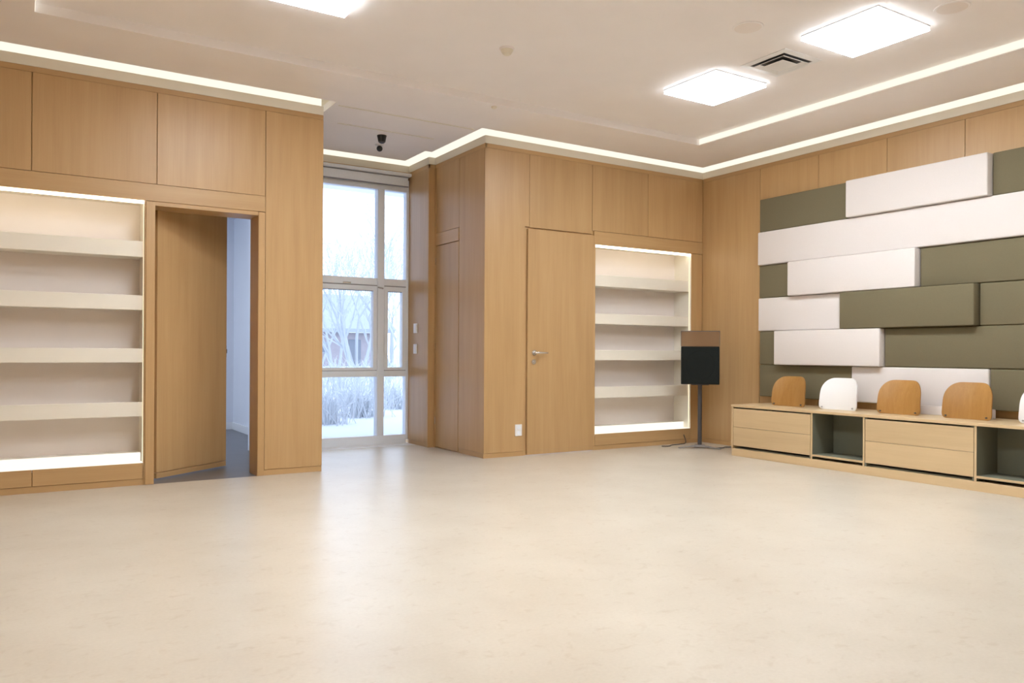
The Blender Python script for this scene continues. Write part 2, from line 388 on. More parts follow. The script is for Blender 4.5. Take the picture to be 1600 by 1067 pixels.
# outer walls closing the building
struct(boxes('wall_outer', [(XP + .02, XR + .2, YN + .06, YN + .15, -.1, ZS), (XA - .18, XP + .02, YN + .09, YN + .15, 2.88, ZS), (XL - .2, XA - .06, YW + .06, yb1, ZW, ZS - .001),
     (XB + .06, XR + .2, YW + .06, yb1, ZW, ZS - .001), (XR + .06, XR + .2, YF - .2, YN + .15, ZW, ZS - .001), (XL - .2, XL - .06, YF - .2, YW + .2, ZW, ZS - .001),
     (XL - .2, XR + .2, YF - .2, YF - .06, ZW, ZS - .001), (XA - .18, XA - .06, yb1 + .001, YN + .15, ZW, ZS - .001), (XB + .06, XB + .2, yb0, YN + .1, ZW, ZS - .001)], 'ceiling_paint', None),
     'plain upper and outer walls above and behind the oak', 'wall')

# ---------------------------------------------------------------- lit cove round the top of the walls
poly = [(XL, YF), (XL, YW), (XA, YW), (XA, YN), (XP, YN), (XP, YP), (XB, YP), (XB, YW), (XR, YW), (XR, YF)]
sides = ['left wall', 'left half of the back wall', 'left side of the window niche', 'top of the window', 'pier beside the window', 'step of the niche pier',
         'right side of the window niche', 'right half of the back wall', 'right wall', 'wall behind the camera']
for i, (a, b) in enumerate(zip(poly, poly[1:] + poly[:1])):
    n_ = len(poly); p0, p3 = poly[i - 1], poly[(i + 2) % n_]
    def nrm(p, q):
        L = math.hypot(q[0] - p[0], q[1] - p[1]); return (-(q[1] - p[1]) / L, (q[0] - p[0]) / L)   # away from the room
    n0, n1, n2 = nrm(p0, a), nrm(a, b), nrm(b, p3)
    def strip(name, o0, o1, z0, z1, mat, par):
        bm = bmesh.new(); vs = []
        for z in (z0, z1):
            for v, m, o in ((a, n0, o0), (b, n2, o0), (b, n2, o1), (a, n0, o1)):
                vs.append(bm.verts.new((v[0] + (n1[0] + m[0]) * o, v[1] + (n1[1] + m[1]) * o, z)))
        for f in ((0, 3, 2, 1), (4, 5, 6, 7), (0, 1, 5, 4), (1, 2, 6, 5), (2, 3, 7, 6), (3, 0, 4, 7)): bm.faces.new([vs[k] for k in f])
        return finish(name, bm, mat, par)
    c = strip('trim_%d' % (i + 1), 0, .05, ZW, 3.058, 'cove_paint', None)
    struct(c, 'cream cove trim with a light strip along the ' + sides[i], 'cove')
    strip('led_strip', .014, .020, 3.059, 3.15, 'cove_led', c)
    strip('slot_back', .021, .05, 3.059, 3.22, 'cove_paint', c)
    strip('slot_top', -E_ - .012, .05, 3.2205, 3.235, 'cove_paint', c)
    strip('slot_front', -E_ - .012, -E_ - .001, ZT + .001, 3.22, 'cove_paint', c)

# ---------------------------------------------------------------- tall window with blind
w1 = empty('window_1', ((XA + XP) / 2, YN + .06, 0)); struct(w1, 'tall white framed window of six panes with a snowy view', 'window')
wy0, wy1 = YN, YN + .09
MX0, MX1 = 3.295, 3.372
box('frame_jamb', (XA, XA + .06, wy0, wy1, .04, 2.90), 'window_white', w1, .004)
box('frame_jamb', (XP - .025, XP + .03, wy0, wy1, .04, 2.90), 'window_white', w1, .004)
box('frame_head', (XA + .06, XP - .025, wy0, wy1, 2.765, 2.90), 'window_white', w1, .004)
box('frame_sill', (XA + .06, XP - .025, wy0 - .01, wy1, .0, .098), 'window_white', w1, .004)
box('mullion', (MX0, MX1, wy0 - .012, wy1, .098, 2.765), 'window_white', w1, .005)
for x0, x1 in ((XA + .06, MX0), (MX1, XP - .025)):
    box('transom', (x0, x1, wy0, wy1, 1.725, 1.80), 'window_white', w1, .004)
    box('transom', (x0, x1, wy0, wy1, .735, .800), 'window_white', w1, .004)
    # opening sash of the middle row
    s = boxes('sash', [(x0 + .004, x0 + .045, wy0 - .004, wy1 - .02, .806, 1.715), (x1 - .045, x1 - .004, wy0 - .004, wy1 - .02, .806, 1.715),
                       (x0 + .045, x1 - .045, wy0 - .004, wy1 - .02, 1.665, 1.715), (x0 + .045, x1 - .045, wy0 - .004, wy1 - .02, .806, .835)], 'window_white', w1)
    box('gasket', (x0 + .002, x1 - .002, wy0 + .004, wy0 + .03, 1.715, 1.724), 'gasket', s, 0)
    box('gasket', (x0 + .045, x1 - .045, wy0 + .02, wy0 + .03, 1.658, 1.665), 'gasket', s, 0)
    box('gasket', (x0 + .002, x1 - .002, wy0 + .004, wy0 + .03, .800, .806), 'gasket', s, 0)
    for z0, z1 in ((.098, .735), (.82, 1.68), (1.80, 2.765)):
        box('pane', (x0 - .005, x1 + .005, wy0 + .04, wy0 + .046, z0 - .005, z1 + .005), 'window_glass', w1, 0)
bm = bmesh.new(); add_tube(bm, [(2.90, YN - .02, 1.735), (2.985, YN - .02, 1.735)], .009, 8); add_tube(bm, [(2.94, YN - .02, 1.735), (2.94, YN + .004, 1.735)], .008, 8)
finish('window_handle', bm, 'steel', w1, smooth='auto')
bm = bmesh.new(); add_tube(bm, [(3.29, YN - .03, 1.70), (3.35, YN - .03, 1.69)], .008, 8); add_tube(bm, [(3.32, YN - .03, 1.695), (3.32, YN, 1.695)], .007, 8)
finish('window_handle', bm, 'grey_metal', w1, smooth='auto')
rb = empty('roller_blind', (2.95, YN - .04, 2.8)); tag(rb, 'white roller blind rolled up at the top of the tall window', 'blind')
box('cassette', (XA + .02, XP - .005, YN - .09, YN - .002, 2.925, 2.958), 'blind_fabric', rb, .006)
box('fabric', (XA + .04, XP - .03, YN - .045, YN - .035, 2.822, 2.916), 'blind_fabric', rb, .001)
box('roller_gap', (XA + .03, XP - .02, YN - .05, YN - .03, 2.913, 2.926), 'gasket', rb, 0)
box('bottom_bar', (XA + .03, XP - .025, YN - .05, YN - .03, 2.812, 2.822), 'gasket', rb, .001)
struct(box('trim_11', (XA, XP, YN - .002, YN + .09, 2.957, ZW), 'oak_X', None, .001), 'narrow oak strip between the blind and the lit cove', 'trim')

# ---------------------------------------------------------------- built-in display shelves
def shelves(x0, x1, name, label, fronts, cat='shelf'):
    y1 = YW + .27; cx = (x0 + x1) / 2
    t = empty(name, (cx, YW + .15, 0)); tag(t, label, cat, 'lit display shelves built into the oak wall')
    box('back_panel', (x0, x1, y1, y1 + .015, SZ0, SZ1), 'shelf_white', t, 0)
    box('side_panel', (x0 - .015, x0, YW + .004, y1, SZ0, SZ1), 'shelf_cream', t, 0)
    box('side_panel', (x1, x1 + .015, YW + .004, y1, SZ0, SZ1), 'shelf_cream', t, 0)
    box('top_panel', (x0, x1, YW + .004, y1, SZ1, SZ1 + .015), 'shelf_cream', t, 0)
    b = box('bottom_panel', (x0, x1, YW + .003, y1, SZ0 - .02, SZ0 - .002), 'shelf_cream', t, 0)
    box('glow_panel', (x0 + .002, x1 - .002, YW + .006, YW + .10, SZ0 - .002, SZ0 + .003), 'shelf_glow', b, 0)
    lp = box('bottom_shelf', (x0 + .002, x1 - .004, YW + .112, y1 - .002, SZ0 + .003, SZ0 + .064), 'shelf_cream', t, 0)
    box('glow_lip', (x0 + .002, x1 - .008, YW + .10, YW + .112, SZ0 + .003, SZ0 + .068), 'shelf_glow', lp, 0)  # emits by itself in place of strip light falling on the lip
    box('led_strip', (x0 + .002, x1 - .004, YW + .012, YW + .028, SZ1 - .022, SZ1 - .001), 'shelf_led', t, 0)
    for xa in (x0 + .0005, x1 - .0045):
        box('led_strip', (xa, xa + .003, YW + .024, YW + .031, SZ0 + .01, SZ1 - .03), 'shelf_side_led', t, 0)
    for z0, z1 in fronts:
        s = box('shelf', (x0 + .002, x1 - .004, YW + .052, y1 - .002, z0, z0 + .018), 'shelf_cream', t, .001)
        box('front_lip', (x0 + .002, x1 - .006, YW + .036, YW + .052, z0 - .002, z1), 'shelf_cream', s, .003, 2)
    return t
FR = [(1.706, 1.822), (1.308, 1.416), (.915, 1.018), (.512, .618)]
shelves(*SHL, 'display_shelves', 'lit white display shelves beside the half open doorway at the left', FR)
shelves(*SHR, 'display_shelves', 'lit white display shelves between the closed door and the black speaker', [(1.703, 1.823), (1.310, 1.418), (.930, 1.035), (.535, .650)])

# ---------------------------------------------------------------- doors
d1 = box('door_1', (DX0, DX1, YW - .014, YW + .017, .008, DZ), 'oak_light' if 'oak_light' in MATS else 'oak_Z', None, .003)
struct(d1, 'closed flush oak door with a chrome lever handle', 'door')
hz, hx = 1.004, 4.335
bm = bmesh.new()
def disc_y(bm, x, z, r, y0, y1, seg=24):
    a = [bm.verts.new((x + r * math.cos(2 * math.pi * k / seg), y0, z + r * math.sin(2 * math.pi * k / seg))) for k in range(seg)]
    b = [bm.verts.new((v.co.x, y1, v.co.z)) for v in a]
    for k in range(seg): bm.faces.new((a[k], a[(k + 1) % seg], b[(k + 1) % seg], b[k]))
    bm.faces.new(a); bm.faces.new(b[::-1])
HX = 4.29
disc_y(bm, HX, hz, .027, YW - .024, YW - .014)
add_tube(bm, [(HX, YW - .02, hz), (HX, YW - .058, hz), (HX + .012, YW - .068, hz), (HX + .05, YW - .069, hz), (HX + .125, YW - .068, hz - .002), (HX + .135, YW - .060, hz - .002)], [.011, .011, .0105, .010, .009, .008], 12)
finish('lever_handle', bm, 'steel', d1, smooth='auto')
bm = bmesh.new(); disc_y(bm, HX - .005, hz - .09, .025, YW - .022, YW - .014); disc_y(bm, HX - .005, hz - .09, .010, YW - .026, YW - .022, 16)
finish('lock_rose', bm, 'steel', d1, smooth='auto')
# half open leaf in the doorway
hinge = Vector((OX0 + .022, yb1 - .012, 0)); ang = math.atan2(.47, .625)
d2 = empty('door_2', hinge, ang); struct(d2, 'oak door leaf standing ajar in the left doorway', 'door')
def lbox(name, b, mat, par, bevel=.002, seg=1):
    bm = bmesh.new(); add_box(bm, b); return local_part(name, bm, mat, par, bevel, seg=seg)
lbox('leaf', (0, .775, -.04, 0, .055, OZ + .155), 'oak_Z', d2)
lbox('kick_rail', (0, .775, -.040, 0, .010, .052), 'oak_X', d2)
lbox('latch_plate', (.774, .780, -.036, -.004, .95, 1.05), 'dark_metal', d2, .001)
lbox('latch', (.778, .796, -.028, -.010, .985, 1.02), 'black_plastic', d2, .001)

# ---------------------------------------------------------------- adjoining room
struct(boxes('floor_adjoining', [(-2.1, XA - .06, YW + .007, YN + .15, -.1, -.001), (-2.1, 2.5, YN + .15, 10.7, -.1, -.001)], 'grey_floor', None), 'dark grey floor of the room through the doorway', 'floor')
struct(box('wall_adjoining_back', (-2.1, 2.5, 10.52, 10.66, 0, 2.75), 'blue_white_paint', None, 0), 'white far wall of the room through the doorway', 'wall')
struct(boxes('wall_adjoining_right', [(2.36, 2.5, YN + .15, 10.52, 0, 2.75), (XA - .18, 2.5, YN + .15, YN + .2, 0, 2.75)], 'blue_white_paint', None), 'white side wall of the room through the doorway', 'wall')
struct(boxes('ceiling_adjoining', [(-2.1, XA - .19, yb1, YN + .15, 2.7, 2.8), (-2.1, 2.5, YN + .15, 10.66, 2.7, 2.8)], 'blue_white_paint', None), 'white ceiling of the room through the doorway', 'ceiling')
struct(boxes('wall_adjoining_left', [(-2.1, -1.98, yb1, 7.3, 0, 2.75), (-2.1, -1.98, 10.2, 10.66, 0, 2.75), (-2.1, -1.98, 7.3, 10.2, 0, .3), (-2.1, -1.98, 7.3, 10.2, 2.55, 2.75)], 'blue_white_paint', None),
       'white wall with a wide window opening in the room through the doorway', 'wall')
struct(boxes('wall_adjoining_front', [(-2.1, XL - .2, YW, yb1, 0, 2.75), (-2.1, OX0 - .02, yb1 + .10, yb1 + .11, 0, 2.75), (OX1 + .02, XA - .18, yb1, yb1 + .01, 0, 2.75)], 'blue_white_paint', None),
       'white near wall of the room through the doorway', 'wall')
struct(boxes('baseboard_adjoining', [(-1.9, 2.36, 10.505, 10.52, 0, .09), (2.345, 2.36, YN + .2, 10.52, 0, .09)], 'white_plastic', None), 'white skirting board in the room through the doorway', 'baseboard')
struct(boxes('window_2', [(-2.06, -2.02, 7.3, 10.2, .3, .36), (-2.06, -2.02, 7.3, 10.2, 2.49, 2.55), (-2.06, -2.02, 7.3, 7.36, .36, 2.49), (-2.06, -2.02, 10.14, 10.2, .36, 2.49), (-2.06, -2.02, 8.72, 8.78, .36, 2.49)], 'window_white', None),
       'white framed window lighting the room through the doorway', 'window')

emit('added_cool_panel', (.88, .94, 1.0), 8.0)  # unseen lamp added to brighten the adjoining room with a daylight tint
lt = empty('ceiling_light', (.6, 9.0, 2.66)); tag(lt, 'unseen cool white light panel added to brighten the room through the doorway', 'ceiling light')
box('frame', (0, 1.2, 8.68, 9.32, 2.665, 2.70), 'white_plastic', lt, .002)
box('diffuser', (.03, 1.17, 8.71, 9.29, 2.66, 2.665), 'added_cool_panel', lt, 0)

# ---------------------------------------------------------------- padded acoustic panels
BASE, MIDT, PROUD = .07, .097, .137
zs = [2.605, 2.262, 1.918, 1.580, 1.239, .894, .565]
acoustic = [
 (0, 5.578, 4.56, 'o', BASE, 'olive padded wall panel at the left end of the top row'),
 (0, 4.53, 3.272, 'w', PROUD, 'thick white padded panel standing proud in the top row'),
 (0, 3.268, 2.45, 'o', BASE, 'olive padded wall panel right of the thick white one in the top row'),
 (1, 5.578, 2.45, 'w', MIDT, 'very long white padded panel filling the second row'),
 (2, 5.578, 5.17, 'o', BASE, 'short olive padded panel at the left end of the third row'),
 (2, 5.175, 3.862, 'w', PROUD, 'thick white padded panel standing proud in the third row'),
 (2, 3.855, 2.45, 'o', BASE, 'long olive padded panel right of the white one in the third row'),
 (3, 5.58, 4.62, 'w', BASE + .012, 'white padded panel at the left end of the fourth row'),
 (3, 4.588, 3.37, 'o', PROUD, 'thick olive padded panel standing proud in the fourth row'),
 (3, 3.362, 2.45, 'o', BASE, 'olive padded panel behind the thick olive one at the right of the fourth row'),
 (4, 5.57, 5.337, 'o', BASE, 'short olive padded panel at the left end of the fifth row'),
 (4, 5.335, 4.183, 'w', PROUD, 'thick white padded panel standing proud in the fifth row'),
 (4, 4.178, 2.45, 'o', BASE, 'long olive padded panel right of the white one in the fifth row'),
 (5, 5.57, 4.50, 'o', BASE, 'olive padded panel at the left of the bottom row behind the first backrest'),
 (5, 4.496, 3.282, 'w', BASE + .012, 'white padded panel in the bottom row behind the wooden backrests'),
 (5, 3.278, 2.45, 'o', BASE, 'olive padded panel at the right of the bottom row'),
]
for row, ya, yb, c, th, lab in acoustic:
    bm = bmesh.new(); add_box(bm, (XR - th, XR - .001, yb + .001, ya - .001, zs[row + 1] + .002, zs[row] - .002))
    o = finish('acoustic_panel', bm, 'white_fabric' if c == 'w' else 'olive_fabric', None, .010, 'auto', 3)
    tag(o, lab, 'wall panel', 'padded acoustic panels on the right wall')

# ---------------------------------------------------------------- low bench cabinets
CX, BT = 5.988, .503
YE = 2.56
tag(box('bench_top', (CX - .004, XR - .002, YE, 5.458, .480, BT), 'pale_oak_Y', None, .002), 'long pale oak worktop running along the right wall', 'worktop')
tag(box('plinth', (CX + .002, XR - .01, YE, 5.452, 0, .072), 'pale_oak_Y', None, .002), 'long pale oak plinth under the low bench cabinets', 'plinth')
def drawers(y0, y1, label, endpanel=False):
    t = empty('drawer_cabinet', (CX + .28, (y0 + y1) / 2, .072)); tag(t, label, 'cabinet', 'low drawer cabinets under the bench top')
    boxes('carcass', [(CX + .006, XR - .02, y0, y0 + .016, .072, .478), (CX + .006, XR - .02, y1 - .016, y1, .072, .478), (CX + .03, XR - .02, y0 + .016, y1 - .016, .072, .082),
                      (XR - .035, XR - .02, y0 + .016, y1 - .016, .082, .478), (CX + .03, XR - .035, y0 + .016, y1 - .016, .470, .478)], 'olive_lining', t)
    f0, f1 = y0 + .004, y1 - .004
    if endpanel:
        box('end_panel', (CX, XR - .02, y1 - .022, y1 + .001, .072, .480), 'pale_oak_Z', t, .001); f1 = y1 - .026
    for z0, z1 in ((.102, .283), (.286, .466)):
        d = box('drawer', (CX, CX + .02, f0, f1, z0, z1), 'pale_oak_Y', t, .001)
        boxes('drawer_box', [(CX + .02, CX + .45, f0 + .03, f0 + .04, z0 + .01, z1 - .02), (CX + .02, CX + .45, f1 - .04, f1 - .03, z0 + .01, z1 - .02), (CX + .02, CX + .45, f0 + .04, f1 - .04, z0 + .01, z0 + .02)], 'olive_lining', d)
    return t
def cubby(y0, y1, label):
    t = empty('open_cubby', (CX + .28, (y0 + y1) / 2, .072)); tag(t, label, 'cubby', 'open cubbies under the bench top')
    for a, b in ((y0, y0 + .014), (y1 - .014, y1)):
        s = box('side_panel', (CX + .002, XR - .02, a, b, .072, .479), 'olive_lining', t, .001)
        box('edge_strip', (CX, CX + .004, a - .001, b + .001, .072, .480), 'pale_oak_Z', s, 0)
    box('back_panel', (CX + .30, CX + .315, y0 + .014, y1 - .014, .112, .479), 'olive_lining', t, 0)
    s = box('shelf_board', (CX + .004, CX + .30, y0 + .014, y1 - .014, .098, .112), 'olive_lining', t, .001)
    box('edge_strip', (CX, CX + .006, y0 + .014, y1 - .014, .097, .114), 'pale_oak_Y', s, 0)
    box('rear_board', (CX + .12, CX + .135, y0 + .014, y1 - .014, .072, .098), 'black_plastic', t, 0)
    return t
drawers(4.535, 5.455, 'pale oak two drawer cabinet at the corner end of the bench', True)
cubby(4.008, 4.533, 'open cubby with olive lining below the white backrest')
drawers(3.118, 4.006, 'pale oak two drawer cabinet between the two open cubbies')
cubby(2.562, 3.116, 'open cubby with olive lining at the right edge of the view')

# backrests on the bench
def backrest(y, mat, label):
    w, h = .192, .285
    t = empty('seat_backrest', (6.27, y, BT)); tag(t, label, 'backrest', 'curved backrests on the bench top')
    bm = bmesh.new(); NV, NU = 20, 14
    def hw(v):
        base = w * (1 - .05 * v)
        if v < .14: q = 1 - v / .14; return base - .035 * (1 - math.sqrt(max(0, 1 - q * q)))
        if v > .5: q = (v - .5) / .5; return base * (.40 + .60 * max(0, 1 - q ** 2.4) ** .45)
        return base
    lay = []
    for side in (0, 1):
        g = []
        for j in range(NV + 1):
            v = .5 - .5 * math.cos(math.pi * j / NV); row = []
            for i in range(NU + 1):
                u = -1 + 2 * i / NU; yy_ = u * hw(v)
                xx = .07 * v - .055 * (yy_ / w) ** 2 * (.5 + .5 * v) - .012 * math.sin(v * math.pi) + side * .011
                row.append(bm.verts.new((xx, yy_, v * h + .001)))
            g.append(row)
        lay.append(g)
    for s, g in enumerate(lay):
        for j in range(NV):
            for i in range(NU): bm.faces.new((g[j][i], g[j][i + 1], g[j + 1][i + 1], g[j + 1][i]))
    a, b = lay
    rim = [(0, i) for i in range(NU + 1)] + [(j, NU) for j in range(1, NV + 1)] + [(NV, i) for i in range(NU - 1, -1, -1)] + [(j, 0) for j in range(NV - 1, 0, -1)]
    for (j, i), (j2, i2) in zip(rim, rim[1:] + rim[:1]): bm.faces.new((a[j][i], a[j2][i2], b[j2][i2], b[j][i]))
    local_part('shell', bm, mat, t, smooth='auto', origin=(0, 0, 0))
    for s in (-1, 1):
        bm = bmesh.new(); add_tube(bm, [(-.04, s * .155, .022), (-.028, s * .155, .022)], [.006, .007], 10)
        local_part('bolt', bm, 'dark_metal' if mat == 'amber_oak' else 'grey_metal', t, smooth='auto')
backrest(4.99, 'amber_oak', 'curved wooden backrest nearest the corner speaker')
backrest(4.45, 'white_plastic', 'curved white backrest between two wooden ones')
backrest(3.875, 'amber_oak', 'curved wooden backrest just right of the white one')
backrest(3.315, 'amber_oak', 'rightmost curved wooden backrest on the bench')
backrest(2.745, 'white_plastic', 'curved white backrest cut off by the right edge of the photo')
tag(box('white_board', (6.47, 6.49, 3.215, 3.98, BT, .578), 'white_fabric', None, .003), 'low white board standing behind the wooden backrests on the bench', 'board')

# ---------------------------------------------------------------- speaker on stand
sp = empty('speaker', (6.16, 6.05, .68), -.79); tag(sp, 'black loudspeaker with a smoky top section in the corner', 'speaker')
lbox('cabinet', (-.198, .198, -.125, .135, 0, .40), 'black_plastic', sp, .008, 2)
g = lbox('grille', (-.190, .190, -.138, -.125, .008, .392), 'black_grille', sp, .005, 2)
bm = bmesh.new()
for rr, r2 in ((.150, .003),):
    pts = [(rr * math.cos(2 * math.pi * k / 40), -.138, .19 + rr * math.sin(2 * math.pi * k / 40)) for k in range(41)]
    add_tube(bm, pts, r2, 6, False)
local_part('woofer_ring', bm, 'black_grille', g, smooth=True)
lbox('smoked_panel', (-.198, .198, -.138, -.130, .40, .56), 'smoked_glass', sp, .001)
for b in ((-.198, .198, -.14, -.128, .556, .563), (-.200, -.195, -.14, -.128, .40, .56), (.195, .200, -.14, -.128, .40, .56)):
    lbox('trim_edge', b, 'dark_metal', sp, .001)
st = empty('speaker_stand', (6.16, 6.05, 0), -.79); tag(st, 'dark steel stand with a splayed flat foot under the black loudspeaker', 'stand')
bm = bmesh.new(); add_tube(bm, [(0, 0, .03), (0, 0, .672)], .022, 16); local_part('pole', bm, 'dark_metal', st, smooth='auto')
lbox('mount_plate', (-.09, .09, -.09, .09, .672, .680), 'dark_metal', st, .001)
lbox('hub', (-.055, .055, -.05, .05, .012, .036), 'grey_metal', st, .004)
for a in (200, -20, 60, 120):
    bm = bmesh.new(); d = Vector((math.cos(R(a)), math.sin(R(a)), 0)); n_ = Vector((-d.y, d.x, 0))
    L = .23 if a in (200, -20) else .17
    for w0, t0, r0, w1_, t1, r1 in ((.026, .030, .03, .014, .010, L),):
        vs = []
        for r_, w_, zt in ((r0, w0, t0), (r1, w1_, t1)):
            for s, z in ((-1, zt - .010), (1, zt - .010), (1, zt), (-1, zt)): vs.append(bm.verts.new(d * r_ + n_ * s * w_ + Vector((0, 0, z if r_ == r0 else max(0.0, z)))))
        for f in ((0, 1, 2, 3), (7, 6, 5, 4), (0, 4, 5, 1), (1, 5, 6, 2), (2, 6, 7, 3), (3, 7, 4, 0)): bm.faces.new([vs[i] for i in f])
    local_part('leg', bm, 'grey_metal', st, .001)
def cable(pts, label):
    bm = bmesh.new(); P = [Vector(p) for p in pts]; out = []
    for i in range(len(P) - 1):
        p0, p1, p2, p3 = P[max(i - 1, 0)], P[i], P[i + 1], P[min(i + 2, len(P) - 1)]
        for k in range(8):
            t_ = k / 8; out.append(.5 * ((2 * p1) + (p2 - p0) * t_ + (2 * p0 - 5 * p1 + 4 * p2 - p3) * t_ ** 2 + (3 * p1 - p0 - 3 * p2 + p3) * t_ ** 3))
    out.append(P[-1]); add_tube(bm, out, .005, 6); tag(finish('cable', bm, 'cable', None, smooth=True), label, 'cable', 'speaker cables on the floor')
cable([(6.30, 6.43, .10), (6.28, 6.38, .02), (6.20, 6.38, .006), (6.06, 6.36, .006), (5.96, 6.30, .006), (5.88, 6.33, .006)], 'thin black cable on the floor left of the speaker stand')
cable([(6.24, 6.02, .006), (6.33, 5.90, .006), (6.42, 5.93, .006), (6.50, 5.90, .008), (6.58, 5.82, .04)], 'thin black cable on the floor between the speaker stand and the bench')

# ---------------------------------------------------------------- ceiling fittings
def light(x, y, label):
    t = empty('ceiling_light', (x, y, ZT - .03)); tag(t, label, 'ceiling light', 'square light panels in the ceiling tray')
    s = .28
    box('frame', (x - s - .002, x + s + .002, y - s - .002, y + s + .002, ZT - .006, ZT), 'white_plastic', t, 0)
    box('diffuser', (x - s, x + s, y - s, y + s, ZT - .034, ZT - .030), 'panel_light', t, 0)
    box('side_glow', (x - s, x + s, y - s, y + s, ZT - .030, ZT - .006), 'panel_side', t, 0)  # glowing sides added to spill more light onto the ceiling
off = 'square light panel added out of view to light the room'  # unseen panels continuing the visible rows, added to light the room
for x, y, lab in ((4.735, 4.51, 'square lit ceiling panel nearest the corner with the speaker'), (4.75, 3.195, 'square lit ceiling panel right of the square air vent'),
                  (1.465, 4.52, 'square lit ceiling panel cut by the top edge of the photo'),
                  (1.465, 3.2, off + ', beside the left wall'), (1.465, 1.88, off + ', closest to the camera'), (4.75, 1.88, off + ', beside the bench wall')):
    light(x, y, lab)
vt = empty('air_vent', (4.76, 3.88, ZT - .012)); tag(vt, 'white square air vent with stepped louvres between two light panels', 'air vent')
def ring(bm, c, r0, z0, r1, z1, th=.003):
    q = [[bm.verts.new((c[0] + sx * r, c[1] + sy * r, z)) for sx, sy in ((-1, -1), (1, -1), (1, 1), (-1, 1))] for r, z in ((r0, z0), (r1, z1), (r1 , z1 + th), (r0, z0 + th))]
    for a, b in zip(q, q[1:] + q[:1]):
        for k in range(4): bm.faces.new((a[k], a[(k + 1) % 4], b[(k + 1) % 4], b[k]))
c = (4.76, 3.88)
bm = bmesh.new(); ring(bm, c, .205, ZT - .004, .155, ZT - .008); finish('flange', bm, 'white_plastic', vt)
box('cavity', (c[0] - .155, c[0] + .155, c[1] - .155, c[1] + .155, ZT - .003, ZT), 'dark_metal', vt, 0)
for r in (.140,):
    bm = bmesh.new(); ring(bm, c, r, ZT - .020, r - .035, ZT - .005); finish('louvre', bm, 'white_plastic', vt)
box('centre_plate', (c[0] - .085, c[0] + .085, c[1] - .085, c[1] + .085, ZT - .022, ZT - .018), 'white_plastic', vt, .001)
for x, y, lab in ((4.06, 3.575, 'round flush ceiling speaker left of the light panel'), (4.885, 2.69, 'round flush ceiling speaker at the top right edge')):
    t = empty('ceiling_speaker', (x, y, ZT - .006)); tag(t, lab, 'ceiling speaker', 'round ceiling speakers')
    bm = bmesh.new(); add_lathe(bm, [(.088, -.006), (.098, -.005), (.102, 0)], (x, y, ZT)); finish('rim', bm, 'ceiling_paint', t, smooth='auto')
    bm = bmesh.new(); add_lathe(bm, [(.080, -.0085), (.087, -.006)], (x, y, ZT)); finish('grille', bm, 'shelf_white', t, smooth='auto')
t = empty('smoke_detector', (2.92, 4.745, ZT - .04)); tag(t, 'small white smoke detector on the ceiling above the window', 'smoke detector')
bm = bmesh.new(); add_lathe(bm, [(.052, -.012), (.055, 0)], (2.92, 4.745, ZT)); finish('base', bm, 'ceiling_paint', t, smooth='auto')
bm = bmesh.new(); add_lathe(bm, [(.022, -.045), (.032, -.036), (.045, -.012)], (2.92, 4.745, ZT)); finish('dome', bm, 'cove_paint', t, smooth='auto')
bm = bmesh.new(); add_lathe(bm, [(.010, -.02), (.022, -.012), (.026, 0)], (3.42, 5.76, ZC)); tag(finish('sprinkler_head', bm, 'cove_paint', None, smooth='auto'), 'tiny cream sprinkler head beside the edge of the ceiling tray', 'sprinkler')
t = empty('ceiling_camera', (2.97, 7.12, ZC - .075)); tag(t, 'black cone shaped camera on the ceiling of the window niche', 'camera')
bm = bmesh.new(); add_lathe(bm, [(.034, -.062), (.046, 0)], (2.97, 7.12, ZC)); finish('housing', bm, 'black_plastic', t, smooth='auto')
bm = bmesh.new(); add_lathe(bm, [(.014, -.076), (.026, -.070), (.031, -.062)], (2.97, 7.12, ZC)); finish('lens', bm, 'dark_metal', t, smooth='auto')
t = empty('dome_camera', (3.08, 7.44, ZC - .06)); tag(t, 'small dark ball camera on a white disc nearer the window', 'camera')
bm = bmesh.new(); add_lathe(bm, [(.042, -.014), (.046, 0)], (3.08, 7.44, ZC)); finish('base', bm, 'white_plastic', t, smooth='auto')
bm = bmesh.new(); add_lathe(bm, [(.030 * math.sin(a_), -.040 - .030 * math.cos(a_)) for a_ in [math.pi * k / 12 for k in range(1, 12)]], (3.08, 7.44, ZC)); finish('ball', bm, 'black_plastic', t, smooth=True)

# ---------------------------------------------------------------- switches, socket
for z, lab in ((1.262, 'upper white light switch on the pier beside the window'), (1.039, 'lower white light switch on the pier beside the window')):
    t = empty('light_switch', (XP, 7.80, z - .04)); tag(t, lab, 'light switch', 'light switches by the window')
    box('plate', (XP - .010, XP, 7.757, 7.843, z - .052, z + .052), 'white_plastic', t, .003, 2)
    box('rocker', (XP - .016, XP - .008, 7.770, 7.830, z - .036, z + .036), 'white_plastic', t, .002)
t = empty('wall_socket', (4.12, YW, .20)); tag(t, 'white double wall socket low beside the closed door', 'socket')
box('plate', (4.082, 4.158, YW - .010, YW, .196, .308), 'white_plastic', t, .003, 2)
for z in (.226, .280):
    bm = bmesh.new(); disc_y(bm, 4.12, z, .019, YW - .013, YW - .009); finish('outlet', bm, 'window_white', t, smooth='auto')

